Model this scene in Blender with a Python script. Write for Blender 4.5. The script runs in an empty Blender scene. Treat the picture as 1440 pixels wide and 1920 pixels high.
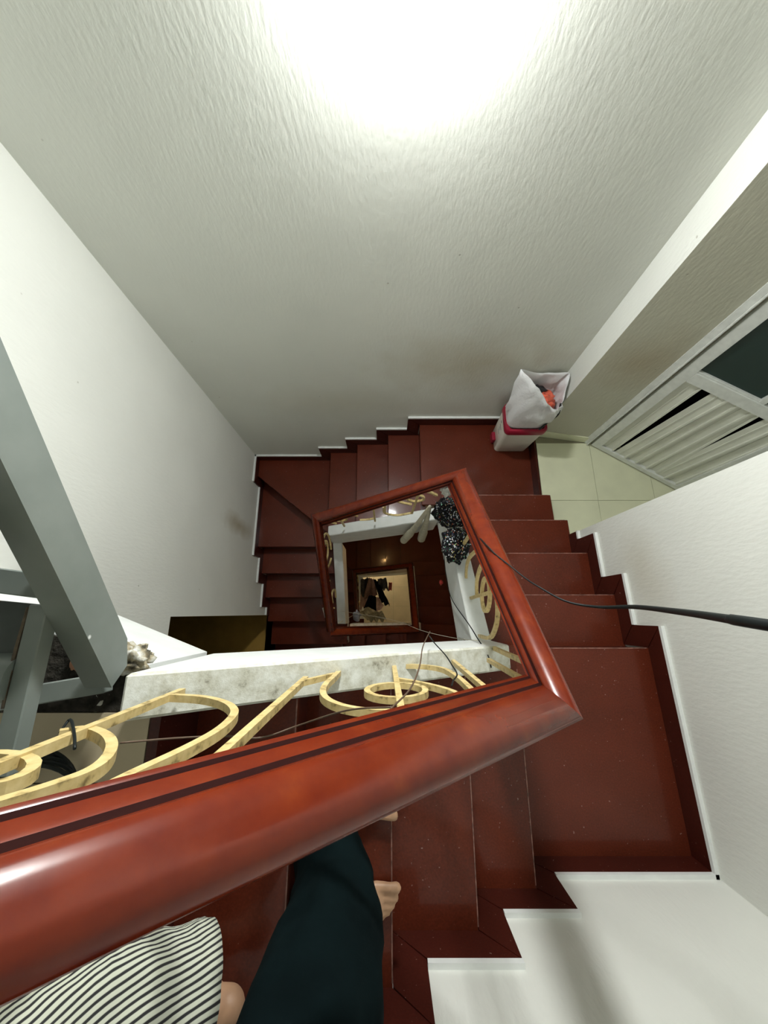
import bpy, bmesh, math, random
from mathutils import Vector, Matrix, noise
random.seed(7)
scene = bpy.context.scene
C = scene.collection
CZ = 8.1                                   # camera height above the ground floor

# ------------------------------------------------------------------ camera
TH = math.radians(15.3); FPX = 693.0; W, HT = 1440, 1920
cam_d = bpy.data.cameras.new('camera'); cam = bpy.data.objects.new('camera', cam_d); C.objects.link(cam)
cam.location = (0, 0, CZ); cam.rotation_euler = (TH, 0, math.radians(0.0))
cam_d.sensor_fit = 'VERTICAL'; cam_d.sensor_height = 36.0; cam_d.lens = 36.0*FPX/HT
cam_d.clip_start = 0.01; cam_d.clip_end = 60
scene.camera = cam
# ------------------------------------------------------------------ world + exposure
wd = bpy.data.worlds.new('world'); scene.world = wd; wd.use_nodes = True
wd.node_tree.nodes['Background'].inputs[0].default_value = (.9, .95, 1, 1)
wd.node_tree.nodes['Background'].inputs[1].default_value = 0.05
vs = scene.view_settings
vs.view_transform = 'Standard'; vs.look = 'None'; vs.gamma = 1.0; vs.exposure = 0.0
vs.use_curve_mapping = False
LAMP_POS = (0.07, 1.455, 0.41)             # x, y, depth under the camera of the wall bulb
LAMP_STRENGTH = 480.0
LOW_LAMP_POS = (0.03, 1.38, 3.35)
LOW_LAMP_STRENGTH = 480.0

# ------------------------------------------------------------------ helpers
def V(x, y, h): return Vector((x, y, CZ-h))
S_, C_ = math.sin(TH), math.cos(TH)
def ray(px, py):
    u = (px-W/2)/FPX; v = (py-HT/2)/FPX
    return Vector((u, S_-v*C_, -C_-v*S_))
def atY(px, py, y): d = ray(px, py); s = y/d.y; return Vector((d.x*s, y, CZ+d.z*s))
def atX(px, py, x): d = ray(px, py); s = x/d.x; return Vector((x, d.y*s, CZ+d.z*s))
def atH(px, py, h): d = ray(px, py); s = -h/d.z; return Vector((d.x*s, d.y*s, CZ-h))
def atS(px, py, s): d = ray(px, py); return Vector((d.x*s, d.y*s, CZ+d.z*s))

MATS = {}
def new_mat(name):
    m = bpy.data.materials.new(name); m.use_nodes = True; MATS[name] = m
    nt = m.node_tree; b = nt.nodes['Principled BSDF']
    return m, nt, b
def N(nt, t, **kw):
    n = nt.nodes.new(t)
    for k, v in kw.items():
        if k in n.inputs: n.inputs[k].default_value = v
        else: setattr(n, k, v)
    return n
def L(nt, a, b): nt.links.new(a, b)
def coords(nt, kind='Object', scale=(1, 1, 1)):
    tc = N(nt, 'ShaderNodeTexCoord'); mp = N(nt, 'ShaderNodeMapping'); mp.inputs['Scale'].default_value = scale
    L(nt, tc.outputs[kind], mp.inputs['Vector']); return mp.outputs[0]
def world_pos(nt):
    g = N(nt, 'ShaderNodeNewGeometry'); return g.outputs['Position']
def ramp(nt, fac, stops):
    r = N(nt, 'ShaderNodeValToRGB'); e = r.color_ramp.elements
    e[0].position, e[0].color = stops[0][0], (*stops[0][1], 1)
    e[1].position, e[1].color = stops[-1][0], (*stops[-1][1], 1)
    for p, c in stops[1:-1]:
        q = e.new(p); q.color = (*c, 1)
    L(nt, fac, r.inputs[0]); return r.outputs[0]
def mix(nt, fac, a, b, blend='MIX'):
    m = N(nt, 'ShaderNodeMix', data_type='RGBA', blend_type=blend)
    if isinstance(fac, (int, float)): m.inputs[0].default_value = fac
    else: L(nt, fac, m.inputs[0])
    for i, s in ((6, a), (7, b)):
        if isinstance(s, tuple): m.inputs[i].default_value = (*s, 1) if len(s) == 3 else s
        else: L(nt, s, m.inputs[i])
    return m.outputs[2]
def bump(nt, b, hgt, strength, dist):
    n = N(nt, 'ShaderNodeBump'); n.inputs['Strength'].default_value = strength; n.inputs['Distance'].default_value = dist
    L(nt, hgt, n.inputs['Height']); L(nt, n.outputs[0], b.inputs['Normal']); return n
def simple(name, col, rough=.5, metal=0, spec=.5, nscale=None, namp=.15, bscale=None, bstr=.2, bdist=.002, coat=0):
    m, nt, b = new_mat(name)
    b.inputs['Roughness'].default_value = rough; b.inputs['Metallic'].default_value = metal
    b.inputs['Coat Weight'].default_value = coat; b.inputs['Specular IOR Level'].default_value = spec
    b.inputs['Base Color'].default_value = (*col, 1)
    if nscale:
        co = world_pos(nt)
        n = N(nt, 'ShaderNodeTexNoise'); n.inputs['Scale'].default_value = nscale; n.inputs['Detail'].default_value = 5
        L(nt, co, n.inputs['Vector'])
        c2 = tuple(max(0, c*(1-namp)) for c in col); c3 = tuple(min(1, c*(1+namp)) for c in col)
        L(nt, ramp(nt, n.outputs[0], [(.3, c2), (.7, c3)]), b.inputs['Base Color'])
    if bscale:
        n = N(nt, 'ShaderNodeTexNoise'); n.inputs['Scale'].default_value = bscale; n.inputs['Detail'].default_value = 4
        L(nt, world_pos(nt), n.inputs['Vector']); bump(nt, b, n.outputs[0], bstr, bdist)
    return m

def wall_mat(name, base, stains=(), rough=.55, bstr=.3):
    m, nt, b = new_mat(name); p = world_pos(nt)
    b.inputs['Roughness'].default_value = rough
    n = N(nt, 'ShaderNodeTexNoise'); n.inputs['Scale'].default_value = 2.2; n.inputs['Detail'].default_value = 6
    L(nt, p, n.inputs['Vector'])
    c = ramp(nt, n.outputs[0], [(.3, tuple(x*.93 for x in base)), (.7, base)])
    for (pos, rad, col, amt) in stains:
        s = N(nt, 'ShaderNodeVectorMath', operation='SUBTRACT'); L(nt, p, s.inputs[0]); s.inputs[1].default_value = pos
        sc = N(nt, 'ShaderNodeVectorMath', operation='DIVIDE'); L(nt, s.outputs[0], sc.inputs[0]); sc.inputs[1].default_value = rad
        n2 = N(nt, 'ShaderNodeTexNoise'); n2.inputs['Scale'].default_value = 6; n2.inputs['Detail'].default_value = 5; L(nt, p, n2.inputs['Vector'])
        ln = N(nt, 'ShaderNodeVectorMath', operation='LENGTH'); L(nt, sc.outputs[0], ln.inputs[0])
        ad = N(nt, 'ShaderNodeMath', operation='ADD'); L(nt, ln.outputs['Value'], ad.inputs[0]); L(nt, n2.outputs[0], ad.inputs[1])
        f = N(nt, 'ShaderNodeMapRange'); f.inputs['From Min'].default_value = 1.5; f.inputs['From Max'].default_value = .45
        f.inputs['To Min'].default_value = 0; f.inputs['To Max'].default_value = amt; L(nt, ad.outputs[0], f.inputs['Value'])
        c = mix(nt, f.outputs[0], c, col)
    # small chips and specks
    vo = N(nt, 'ShaderNodeTexVoronoi'); vo.inputs['Scale'].default_value = 7.5; L(nt, p, vo.inputs['Vector'])
    n3 = N(nt, 'ShaderNodeTexNoise'); n3.inputs['Scale'].default_value = 3.1; L(nt, p, n3.inputs['Vector'])
    cut = N(nt, 'ShaderNodeMapRange'); cut.inputs['From Min'].default_value = .045; cut.inputs['From Max'].default_value = .02
    L(nt, vo.outputs['Distance'], cut.inputs['Value'])
    gate = N(nt, 'ShaderNodeMath', operation='GREATER_THAN'); gate.inputs[1].default_value = .55; L(nt, n3.outputs[0], gate.inputs[0])
    mu = N(nt, 'ShaderNodeMath', operation='MULTIPLY'); L(nt, cut.outputs[0], mu.inputs[0]); L(nt, gate.outputs[0], mu.inputs[1])
    mu2 = N(nt, 'ShaderNodeMath', operation='MULTIPLY'); L(nt, mu.outputs[0], mu2.inputs[0]); mu2.inputs[1].default_value = .55
    c = mix(nt, mu2.outputs[0], c, (.28, .25, .2))
    L(nt, c, b.inputs['Base Color'])
    st = N(nt, 'ShaderNodeMapping'); st.inputs['Scale'].default_value = (1, 1, .35); st.inputs['Rotation'].default_value = (0, .35, 0); L(nt, p, st.inputs['Vector'])
    nb = N(nt, 'ShaderNodeTexNoise'); nb.inputs['Scale'].default_value = 75; nb.inputs['Detail'].default_value = 5; L(nt, st.outputs[0], nb.inputs['Vector'])
    nb2 = N(nt, 'ShaderNodeTexNoise'); nb2.inputs['Scale'].default_value = 9; nb2.inputs['Detail'].default_value = 3; L(nt, p, nb2.inputs['Vector'])
    a1 = N(nt, 'ShaderNodeMath', operation='MULTIPLY_ADD'); L(nt, nb2.outputs[0], a1.inputs[0]); a1.inputs[1].default_value = .7; L(nt, nb.outputs[0], a1.inputs[2])
    a2 = N(nt, 'ShaderNodeMath', operation='SUBTRACT'); L(nt, a1.outputs[0], a2.inputs[0]); L(nt, mu.outputs[0], a2.inputs[1])
    bump(nt, b, a2.outputs[0], bstr, .008)
    return m

STAIN = (.45, .38, .24)
wall_mat('plaster_back', (.74, .755, .69), [((.62, 1.48, CZ-1.95), (.75, .4, .35), STAIN, .55), ((-.3, 1.48, CZ-2.4), (.7, .4, .25), STAIN, .25)], .5, .15)
wall_mat('plaster_left', (.80, .81, .755), [((-1.25, .73, CZ-3.1), (.3, .10, .42), (.36, .29, .16), .75)], .6, .2)
wall_mat('plaster_white', (.80, .81, .755), [((1.24, .2, CZ-1.75), (.3, .25, .2), STAIN, .35), ((.9, -.955, CZ-1.0), (.4, .3, .3), (.6, .6, .55), .4)], .55, .22)
wall_mat('plaster_shade', (.60, .59, .48), [((1.4, 1.3, CZ-1.7), (.3, .3, .3), (.4, .32, .2), .6)], .6, .2)  # darker plaster copy: the shade of the recess is put into the colour
simple('white_paint', (.80, .82, .80), .45, nscale=14, namp=.05, bscale=30, bstr=.15, bdist=.004)
m, nt, b = new_mat('dirty_paint'); p = world_pos(nt)
n = N(nt, 'ShaderNodeTexNoise'); n.inputs['Scale'].default_value = 18; n.inputs['Detail'].default_value = 8; n.inputs['Roughness'].default_value = .7; L(nt, p, n.inputs['Vector'])
L(nt, ramp(nt, n.outputs[0], [(.28, (.16, .14, .09)), (.40, (.55, .54, .44)), (.6, (.78, .79, .72))]), b.inputs['Base Color'])
b.inputs['Roughness'].default_value = .65; bump(nt, b, n.outputs[0], .5, .006)

def granite(name, base, rough):
    m, nt, b = new_mat(name); p = world_pos(nt)
    n = N(nt, 'ShaderNodeTexNoise'); n.inputs['Scale'].default_value = 160; n.inputs['Detail'].default_value = 3; L(nt, p, n.inputs['Vector'])
    n2 = N(nt, 'ShaderNodeTexNoise'); n2.inputs['Scale'].default_value = 5; n2.inputs['Detail'].default_value = 4; L(nt, p, n2.inputs['Vector'])
    c = ramp(nt, n.outputs[0], [(.3, tuple(x*.72 for x in base)), (.55, base), (.75, tuple(x*1.3 for x in base))])
    c = mix(nt, .35, c, ramp(nt, n2.outputs[0], [(.3, tuple(x*.6 for x in base)), (.7, tuple(x*1.25 for x in base))]))
    n4 = N(nt, 'ShaderNodeTexNoise'); n4.inputs['Scale'].default_value = 95; n4.inputs['Detail'].default_value = 1; L(nt, p, n4.inputs['Vector'])
    f = N(nt, 'ShaderNodeMapRange'); f.inputs['From Min'].default_value = .755; f.inputs['From Max'].default_value = .80; f.inputs['To Max'].default_value = .55
    L(nt, n4.outputs[0], f.inputs['Value'])
    c = mix(nt, f.outputs[0], c, (.40, .28, .24))
    b.inputs['Specular IOR Level'].default_value = .18; b.inputs['Coat Weight'].default_value = .22; b.inputs['Coat Roughness'].default_value = .07
    L(nt, c, b.inputs['Base Color'])
    r = N(nt, 'ShaderNodeMapRange'); r.inputs['To Min'].default_value = rough*.8; r.inputs['To Max'].default_value = rough*1.35; L(nt, n2.outputs[0], r.inputs['Value'])
    L(nt, r.outputs[0], b.inputs['Roughness'])
    bump(nt, b, n.outputs[0], .08, .002)
simple('worn_stone', (.26, .13, .10), .6, nscale=40, namp=.7)
granite('granite', (.115, .021, .009), .32)
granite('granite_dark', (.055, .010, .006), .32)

m, nt, b = new_mat('varnish'); p = world_pos(nt)
n = N(nt, 'ShaderNodeTexNoise'); n.inputs['Scale'].default_value = 22; n.inputs['Detail'].default_value = 7; L(nt, p, n.inputs['Vector'])
L(nt, ramp(nt, n.outputs[0], [(.25, (.105, .011, .004)), (.6, (.155, .020, .005)), (.85, (.21, .035, .006))]), b.inputs['Base Color'])
b.inputs['Roughness'].default_value = .24; b.inputs['Specular IOR Level'].default_value = .36
bump(nt, b, n.outputs[0], .05, .003)
simple('varnish_groove', (.02, .004, .003), .8, spec=.08)
m, nt, b = new_mat('cream_metal'); p = world_pos(nt)
n = N(nt, 'ShaderNodeTexNoise'); n.inputs['Scale'].default_value = 60; n.inputs['Detail'].default_value = 7; L(nt, p, n.inputs['Vector'])
L(nt, ramp(nt, n.outputs[0], [(.28, (.20, .14, .05)), (.42, (.60, .45, .19)), (.7, (.72, .57, .28))]), b.inputs['Base Color'])
b.inputs['Roughness'].default_value = .5; bump(nt, b, n.outputs[0], .3, .002)
m, nt, b = new_mat('steel_grey'); p = world_pos(nt)
n = N(nt, 'ShaderNodeTexNoise'); n.inputs['Scale'].default_value = 7; n.inputs['Detail'].default_value = 6; L(nt, p, n.inputs['Vector'])
c = ramp(nt, n.outputs[0], [(.3, (.15, .175, .16)), (.7, (.21, .235, .215))])
vo = N(nt, 'ShaderNodeTexVoronoi'); vo.inputs['Scale'].default_value = 11; L(nt, p, vo.inputs['Vector'])
f = N(nt, 'ShaderNodeMapRange'); f.inputs['From Min'].default_value = .06; f.inputs['From Max'].default_value = .04; L(nt, vo.outputs['Distance'], f.inputs['Value'])
L(nt, mix(nt, f.outputs[0], c, (.7, .72, .7)), b.inputs['Base Color']); b.inputs['Roughness'].default_value = .4
simple('steel_plate', (.045, .055, .05), .5, nscale=9, namp=.4)
simple('weld_rust', (.10, .075, .05), .8, nscale=60, namp=.5, bscale=90, bstr=.6)
m, nt, b = new_mat('rubble'); p = world_pos(nt)
n = N(nt, 'ShaderNodeTexNoise'); n.inputs['Scale'].default_value = 32; n.inputs['Detail'].default_value = 8; L(nt, p, n.inputs['Vector'])
L(nt, ramp(nt, n.outputs[0], [(.36, (.05, .045, .03)), (.46, (.34, .29, .19)), (.56, (.55, .54, .48)), (.68, (.78, .79, .76))]), b.inputs['Base Color'])
b.inputs['Roughness'].default_value = .9; bump(nt, b, n.outputs[0], .9, .01)
simple('dark_concrete', (.03, .027, .022), .9, spec=.1, nscale=40, namp=.6, bscale=60, bstr=.8, bdist=.01)
simple('tile_green', (.74, .75, .54), .22, nscale=5, namp=.06)
simple('tile_beige', (.48, .40, .27), .35, nscale=5, namp=.08)
simple('grout', (.30, .28, .18), .9)
simple('aluminium', (.72, .74, .70), .35, metal=.1, nscale=30, namp=.08)
simple('aluminium_panel', (.72, .73, .64), .42, metal=.0, nscale=8, namp=.06)
m, nt, b = new_mat('dark_glass'); b.inputs['Base Color'].default_value = (.012, .03, .025, 1); b.inputs['Roughness'].default_value = .12
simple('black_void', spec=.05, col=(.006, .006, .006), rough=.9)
simple('yellow_floor', (.42, .25, .05), .5, nscale=6)
simple('bin_white', (.80, .77, .68), .35, nscale=12, namp=.03)
simple('bin_maroon', (.30, .012, .035), .28)
simple('print_grey', (.25, .25, .25), .5)
m, nt, b = new_mat('bag_white'); b.inputs['Base Color'].default_value = (.86, .86, .87, 1); b.inputs['Roughness'].default_value = .38
n = N(nt, 'ShaderNodeTexNoise'); n.inputs['Scale'].default_value = 38; n.inputs['Detail'].default_value = 3; n.inputs['Distortion'].default_value = 1.2; L(nt, world_pos(nt), n.inputs['Vector']); bump(nt, b, n.outputs[0], .35, .008)
simple('bag_red', (.75, .13, .07), .25, nscale=30, namp=.35, bscale=40, bstr=.8, bdist=.01)
simple('bag_black', (.01, .012, .013), .4)
simple('glove_beige', (.60, .56, .43), .9, nscale=25, namp=.15, bscale=260, bstr=.4, bdist=.002)
simple('plastic_clear', (.62, .62, .57), .25, nscale=30, namp=.25, bscale=35, bstr=.8, bdist=.01)
simple('sequin_cloth', (.006, .006, .008), .5, spec=.15, bscale=90, bstr=.6, bdist=.006)
m, nt, b = new_mat('sequins')
oi = N(nt, 'ShaderNodeAttribute', attribute_name='tint'); L(nt, oi.outputs['Color'], b.inputs['Base Color'])
b.inputs['Metallic'].default_value = .3; b.inputs['Roughness'].default_value = .25
simple('cable_black', (.006, .009, .009), .5, spec=.25)
simple('wire_brown', (.10, .06, .035), .6)
simple('skin', (.50, .29, .17), .5, nscale=22, namp=.16, bscale=120, bstr=.12, bdist=.002)
simple('nail', (.62, .42, .33), .3)
simple('trouser_dark', (.0022, .0056, .0062), .95, spec=.04, nscale=9, namp=.35, bscale=420, bstr=.3, bdist=.001)
simple('shirt_grey', (.20, .21, .22), .9, nscale=12)
simple('hair_black', (.012, .01, .009), .5)
def stripes(name, freq, a, bb):
    m, nt, b = new_mat(name)
    uv = N(nt, 'ShaderNodeTexCoord').outputs['UV']
    sp = N(nt, 'ShaderNodeSeparateXYZ'); L(nt, uv, sp.inputs[0])
    nz = N(nt, 'ShaderNodeTexNoise'); nz.inputs['Scale'].default_value = 14; L(nt, uv, nz.inputs['Vector'])
    ma = N(nt, 'ShaderNodeMath', operation='MULTIPLY'); L(nt, sp.outputs['X'], ma.inputs[0]); ma.inputs[1].default_value = freq
    ad = N(nt, 'ShaderNodeMath', operation='MULTIPLY_ADD'); L(nt, nz.outputs[0], ad.inputs[0]); ad.inputs[1].default_value = .35; L(nt, ma.outputs[0], ad.inputs[2])
    fr = N(nt, 'ShaderNodeMath', operation='FRACT'); L(nt, ad.outputs[0], fr.inputs[0])
    r = ramp(nt, fr.outputs[0], [(.0, bb), (.30, bb), (.42, a), (.9, a), (1.0, bb)])
    L(nt, r, b.inputs['Base Color']); b.inputs['Roughness'].default_value = .9
stripes('stripe_cloth', 58, (.62, .64, .52), (.02, .02, .02))
simple('cloth_pink', (.55, .36, .34), .9, nscale=14, namp=.2)
simple('cloth_black', spec=.05, col=(.008, .009, .012), rough=.9)
simple('cloth_cream', (.58, .54, .42), .9, nscale=14, namp=.25)
simple('cloth_blue', (.42, .47, .58), .7, nscale=14, namp=.25)
simple('cloth_red', (.5, .04, .03), .7)
simple('cloth_grey', (.10, .10, .11), .9, nscale=14, namp=.3)
def emissive(name, col, st):
    m, nt, b = new_mat(name); b.inputs['Emission Color'].default_value = (*col, 1); b.inputs['Emission Strength'].default_value = st
    b.inputs['Base Color'].default_value = (*col, 1)
emissive('bulb_cool', (.98, 1.0, .985), LAMP_STRENGTH)
emissive('fill_ground', (1.0, .82, .55), 520)
emissive('bulb_warm', (1.0, .56, .20), LOW_LAMP_STRENGTH)

# ---- mesh helpers
def link(name, me, mat=None, parent=None):
    o = bpy.data.objects.new(name, me); C.objects.link(o)
    if mat and me: me.materials.append(MATS[mat] if isinstance(mat, str) else mat)
    if parent: o.parent = parent; 
    return o
def obj(name, bm, mat, parent=None, smooth=False):
    me = bpy.data.meshes.new(name); bmesh.ops.recalc_face_normals(bm, faces=bm.faces); bm.to_mesh(me); bm.free()
    if smooth:
        for p in me.polygons: p.use_smooth = True
    return link(name, me, mat, parent)
def thing(name, label, cat, group=None):
    o = bpy.data.objects.new(name, None); C.objects.link(o); o.empty_display_size = .1
    o['label'] = label; o['category'] = cat
    if group: o['group'] = group
    return o
def tag(o, label, cat, group=None):
    o['label'] = label; o['category'] = cat
    if group: o['group'] = group
    return o
def struct(o): o['kind'] = 'structure'; return o
def prism(bm, pts, vec):
    """pts: planar list of Vectors; extruded by vec."""
    a = [bm.verts.new(p) for p in pts]; c = [bm.verts.new(Vector(p)+Vector(vec)) for p in pts]
    bm.faces.new(a); bm.faces.new(c[::-1])
    n = len(pts)
    for i in range(n): bm.faces.new((a[i], c[i], c[(i+1) % n], a[(i+1) % n]))
def box(bm, x0, x1, y0, y1, z0, z1):
    prism(bm, [Vector((x0, y0, z0)), Vector((x1, y0, z0)), Vector((x1, y1, z0)), Vector((x0, y1, z0))], (0, 0, z1-z0))
def bevel(bm, w, seg=1):
    bmesh.ops.bevel(bm, geom=[e for e in bm.edges], offset=w, segments=seg, affect='EDGES', profile=.5, clamp_overlap=True)
def smooth_path(pts, n=4):
    """Catmull-Rom."""
    if len(pts) < 3: return [Vector(p) for p in pts]
    P = [Vector(p) for p in pts]; P = [P[0]*2-P[1]]+P+[P[-1]*2-P[-2]]; out = []
    for i in range(1, len(P)-2):
        for k in range(n):
            t = k/n; a, b, c, d = P[i-1], P[i], P[i+1], P[i+2]
            out.append(.5*((2*b)+(c-a)*t+(2*a-5*b+4*c-d)*t*t+(3*b-a-3*c+d)*t**3))
    out.append(P[-2]); return out
def tube(bm, pts, r, sides=8, closed=False, ref=None, rot=0, cap=True, radii=None):
    pts = [Vector(p) for p in pts]; n = len(pts); rings = []
    prev = None
    for i, p in enumerate(pts):
        if closed: t = (pts[(i+1) % n]-pts[i-1])
        else: t = pts[min(i+1, n-1)]-pts[max(i-1, 0)]
        t.normalize()
        if ref is not None: a = Vector(ref)
        else: a = prev if prev is not None else (Vector((0, 0, 1)) if abs(t.z) < .9 else Vector((1, 0, 0)))
        a = a-t*a.dot(t)
        if a.length < 1e-5: a = t.orthogonal()
        a.normalize(); b = t.cross(a); prev = a
        rr = radii[i] if radii else r
        rings.append([bm.verts.new(p+(a*math.cos(q)+b*math.sin(q))*rr) for q in [rot+2*math.pi*k/sides for k in range(sides)]])
    m = n if closed else n-1
    for i in range(m):
        A, B = rings[i], rings[(i+1) % n]
        for k in range(sides): bm.faces.new((A[k], A[(k+1) % sides], B[(k+1) % sides], B[k]))
    if cap and not closed: bm.faces.new(rings[0][::-1]); bm.faces.new(rings[-1])
    return rings

def loft(bm, rings, cap0=True, cap1=True):
    R_ = [[bm.verts.new(p) for p in r] for r in rings]; n = len(R_[0])
    for a, b in zip(R_, R_[1:]):
        for k in range(n): bm.faces.new((a[k], a[(k+1) % n], b[(k+1) % n], b[k]))
    if cap0: bm.faces.new(R_[0][::-1])
    if cap1: bm.faces.new(R_[-1])
    return R_

# ================================================================== SETTING
XL, YF, YB = -1.25, -.955, 1.48
def XR(y): return 1.25-.033*(y-YF)
TOP = -4.4; GROUND = 8.1
def wall(name, mat, pieces):
    bm = bmesh.new()
    for (pts, vec) in pieces: prism(bm, pts, vec)
    return struct(obj(name, bm, mat))
wall('wall_back', 'plaster_back', [([V(-1.4, YB, TOP), V(1.9, YB, TOP), V(1.9, YB, GROUND), V(-1.4, YB, GROUND)], (0, .12, 0))])
# left wall, with the doorway of the lower landing cut out
dy1, dh0, dh1 = -.02, 2.25, 4.5
wall('wall_left', 'plaster_left', [([V(XL, YF-.1, TOP), V(XL, YB, TOP), V(XL, YB, GROUND), V(XL, dy1, GROUND), V(XL, dy1, dh0), V(XL, YF-.1, dh0)], (-.12, 0, 0)),
                                   ([V(XL, YF-.1, dh1), V(XL, dy1, dh1), V(XL, dy1, GROUND), V(XL, YF-.1, GROUND)], (-.12, 0, 0))])
wall('wall_front', 'plaster_white', [([V(-1.4, YF, TOP), V(1.6, YF, TOP), V(1.6, YF, GROUND), V(-1.4, YF, GROUND)], (0, -.12, 0))])
TILE_H = 2.6; JY = 1.33; EY = .49; LINT = .35
pr = lambda y, h: V(XR(y), y, h)
wall('wall_right', 'plaster_white', [([pr(YF-.1, TOP), pr(EY, TOP), pr(EY, GROUND), pr(YF-.1, GROUND)], (.13, 0, 0)),
                                     ([pr(EY, TILE_H+.12), pr(YB, TILE_H+.12), pr(YB, GROUND), pr(EY, GROUND)], (.13, 0, 0)),
                                     ([pr(EY, TOP), pr(YB, TOP), pr(YB, LINT), pr(EY, LINT)], (.13, 0, 0))])
# short return beside the door recess
bm = bmesh.new()
prism(bm, [pr(YB, LINT), pr(JY, LINT), V(1.575, 1.268, LINT), V(1.9, 1.2, LINT), V(1.9, YB, LINT)], (0, 0, -(TILE_H+.1-LINT)))
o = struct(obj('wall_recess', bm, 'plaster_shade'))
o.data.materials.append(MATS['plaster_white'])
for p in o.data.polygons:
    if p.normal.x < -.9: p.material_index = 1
bm = bmesh.new(); box(bm, XR(EY)+.13, 2.6, .40, .47, CZ-TILE_H, CZ-LINT+.1); struct(obj('wall_light_stop', bm, 'plaster_white'))  # unseen wall, added to close the recess for the light
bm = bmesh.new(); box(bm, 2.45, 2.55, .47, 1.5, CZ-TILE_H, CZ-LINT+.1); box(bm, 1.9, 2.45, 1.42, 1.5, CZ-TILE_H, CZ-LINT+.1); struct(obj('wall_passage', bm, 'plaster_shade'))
bm = bmesh.new(); box(bm, -1.4, 2.6, YF-.1, YB+.1, CZ-TOP, CZ-TOP+.1); box(bm, 1.3, 2.6, .4, YB+.05, CZ-LINT+.1, CZ-LINT+.15); struct(obj('ceiling', bm, 'white_paint'))
# ground floor, tiled
fl = bpy.data.objects.new('floor', None); C.objects.link(fl); fl['kind'] = 'structure'
bm = bmesh.new(); box(bm, -1.4, 1.9, YF-.1, YB+.1, -.1, -.006); obj('screed', bm, 'grout', fl)
ts = .4
me = None
for ix in range(7):
    for iy in range(7):
        x0 = -1.4+ix*ts; y0 = YF-.1+iy*ts
        if me is None:
            bm = bmesh.new(); box(bm, .002, ts-.002, .002, ts-.002, -.008, 0); o = obj('floor_tile', bm, 'tile_beige', fl); me = o.data
        else: o = link('floor_tile', me, None, fl)
        o.location = (x0, y0, 0)
# tiled recess floor by the door
tf = bpy.data.objects.new('floor_recess', None); C.objects.link(tf); tf['kind'] = 'structure'
bm = bmesh.new(); prism(bm, [V(1.165, YB, TILE_H+.008), V(1.165, EY, TILE_H+.008), V(2.45, EY-.02, TILE_H+.008), V(2.45, YB, TILE_H+.008)], (0, 0, -.11)); obj('screed', bm, 'grout', tf)
GX, GY = 1.575, .80
def tilepoly(x0, x1, y0, y1):
    bm = bmesh.new(); prism(bm, [V(x0, y0, TILE_H), V(x1, y0, TILE_H), V(x1, y1, TILE_H), V(x0, y1, TILE_H)], (0, 0, -.009)); obj('floor_tile', bm, 'tile_green', tf)
for (x0, x1) in ((1.168, GX), (GX, GX+.42), (GX+.42, 2.45)):
    for (y0, y1) in ((EY-.02, GY), (GY, GY+.46)):
        tilepoly(x0+.0015, x1-.0015, y0+.0015, y1-.0015)
bm = bmesh.new(); prism(bm, [pr(JY, TILE_H)+Vector((.0, -.001, 0)), V(1.56, 1.27, TILE_H), V(1.56, 1.262, TILE_H), pr(JY, TILE_H)+Vector((-.001, -.012, 0))], (0, 0, .075)); struct(obj('baseboard_recess', bm, 'tile_green'))
# room seen through the lower left doorway; its darkness is put into black walls
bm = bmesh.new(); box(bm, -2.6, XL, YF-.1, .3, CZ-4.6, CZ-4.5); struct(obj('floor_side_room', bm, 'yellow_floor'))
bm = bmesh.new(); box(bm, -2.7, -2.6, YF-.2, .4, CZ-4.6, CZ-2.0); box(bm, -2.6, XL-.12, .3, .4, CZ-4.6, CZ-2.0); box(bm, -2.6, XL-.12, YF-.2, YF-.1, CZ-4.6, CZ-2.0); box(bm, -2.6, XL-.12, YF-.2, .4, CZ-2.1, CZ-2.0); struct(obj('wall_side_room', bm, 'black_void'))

# ================================================================== STAIRCASE
WX0, WX1, WY0, WY1 = -.40, .40, -.12, .65           # inner faces of the well
CW = .09                                            # curb width
R = .18
Y0, Y1, Y2, Y3, Y4 = -.154, .093, .3406, .586, .816  # right flight nosings
X4, X3, X2, X1, X0 = -.48, -.23, .0225, .2923, .5417 # front flight nosings
B0, B1, B2, B3 = .289, .036, -.24, -.506             # back flight nosings
LY0, LY1, LY2, LY3, LY4 = .631, .389, .159, -.085, -.33
DA, DB = (XL, 1.31), (-.42, .645)                    # winder diagonal
TT = .03
def tread_poly(parent, pts, h, name='tread'):
    bm = bmesh.new(); prism(bm, [V(x, y, h) for x, y in pts], (0, 0, -TT)); bevel(bm, .003, 1)
    return obj(name, bm, 'granite', parent)
def worn(parent, p0, p1, h):
    p0, p1 = V(p0[0], p0[1], h), V(p1[0], p1[1], h); d = (p1-p0).normalized(); sd = d.cross(Vector((0, 0, 1)))*.0016
    bm = bmesh.new(); prism(bm, [p0-sd, p1-sd, p1+sd, p0+sd], (0, 0, -.004)); bmesh.ops.translate(bm, verts=bm.verts, vec=(0, 0, .0012)); obj('worn_edge', bm, 'worn_stone', parent)
def riser_box(parent, x0, x1, y0, y1, h0, h1):
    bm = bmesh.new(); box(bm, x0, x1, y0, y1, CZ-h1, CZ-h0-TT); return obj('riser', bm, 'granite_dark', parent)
SW, ST = .10, .012
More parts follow.
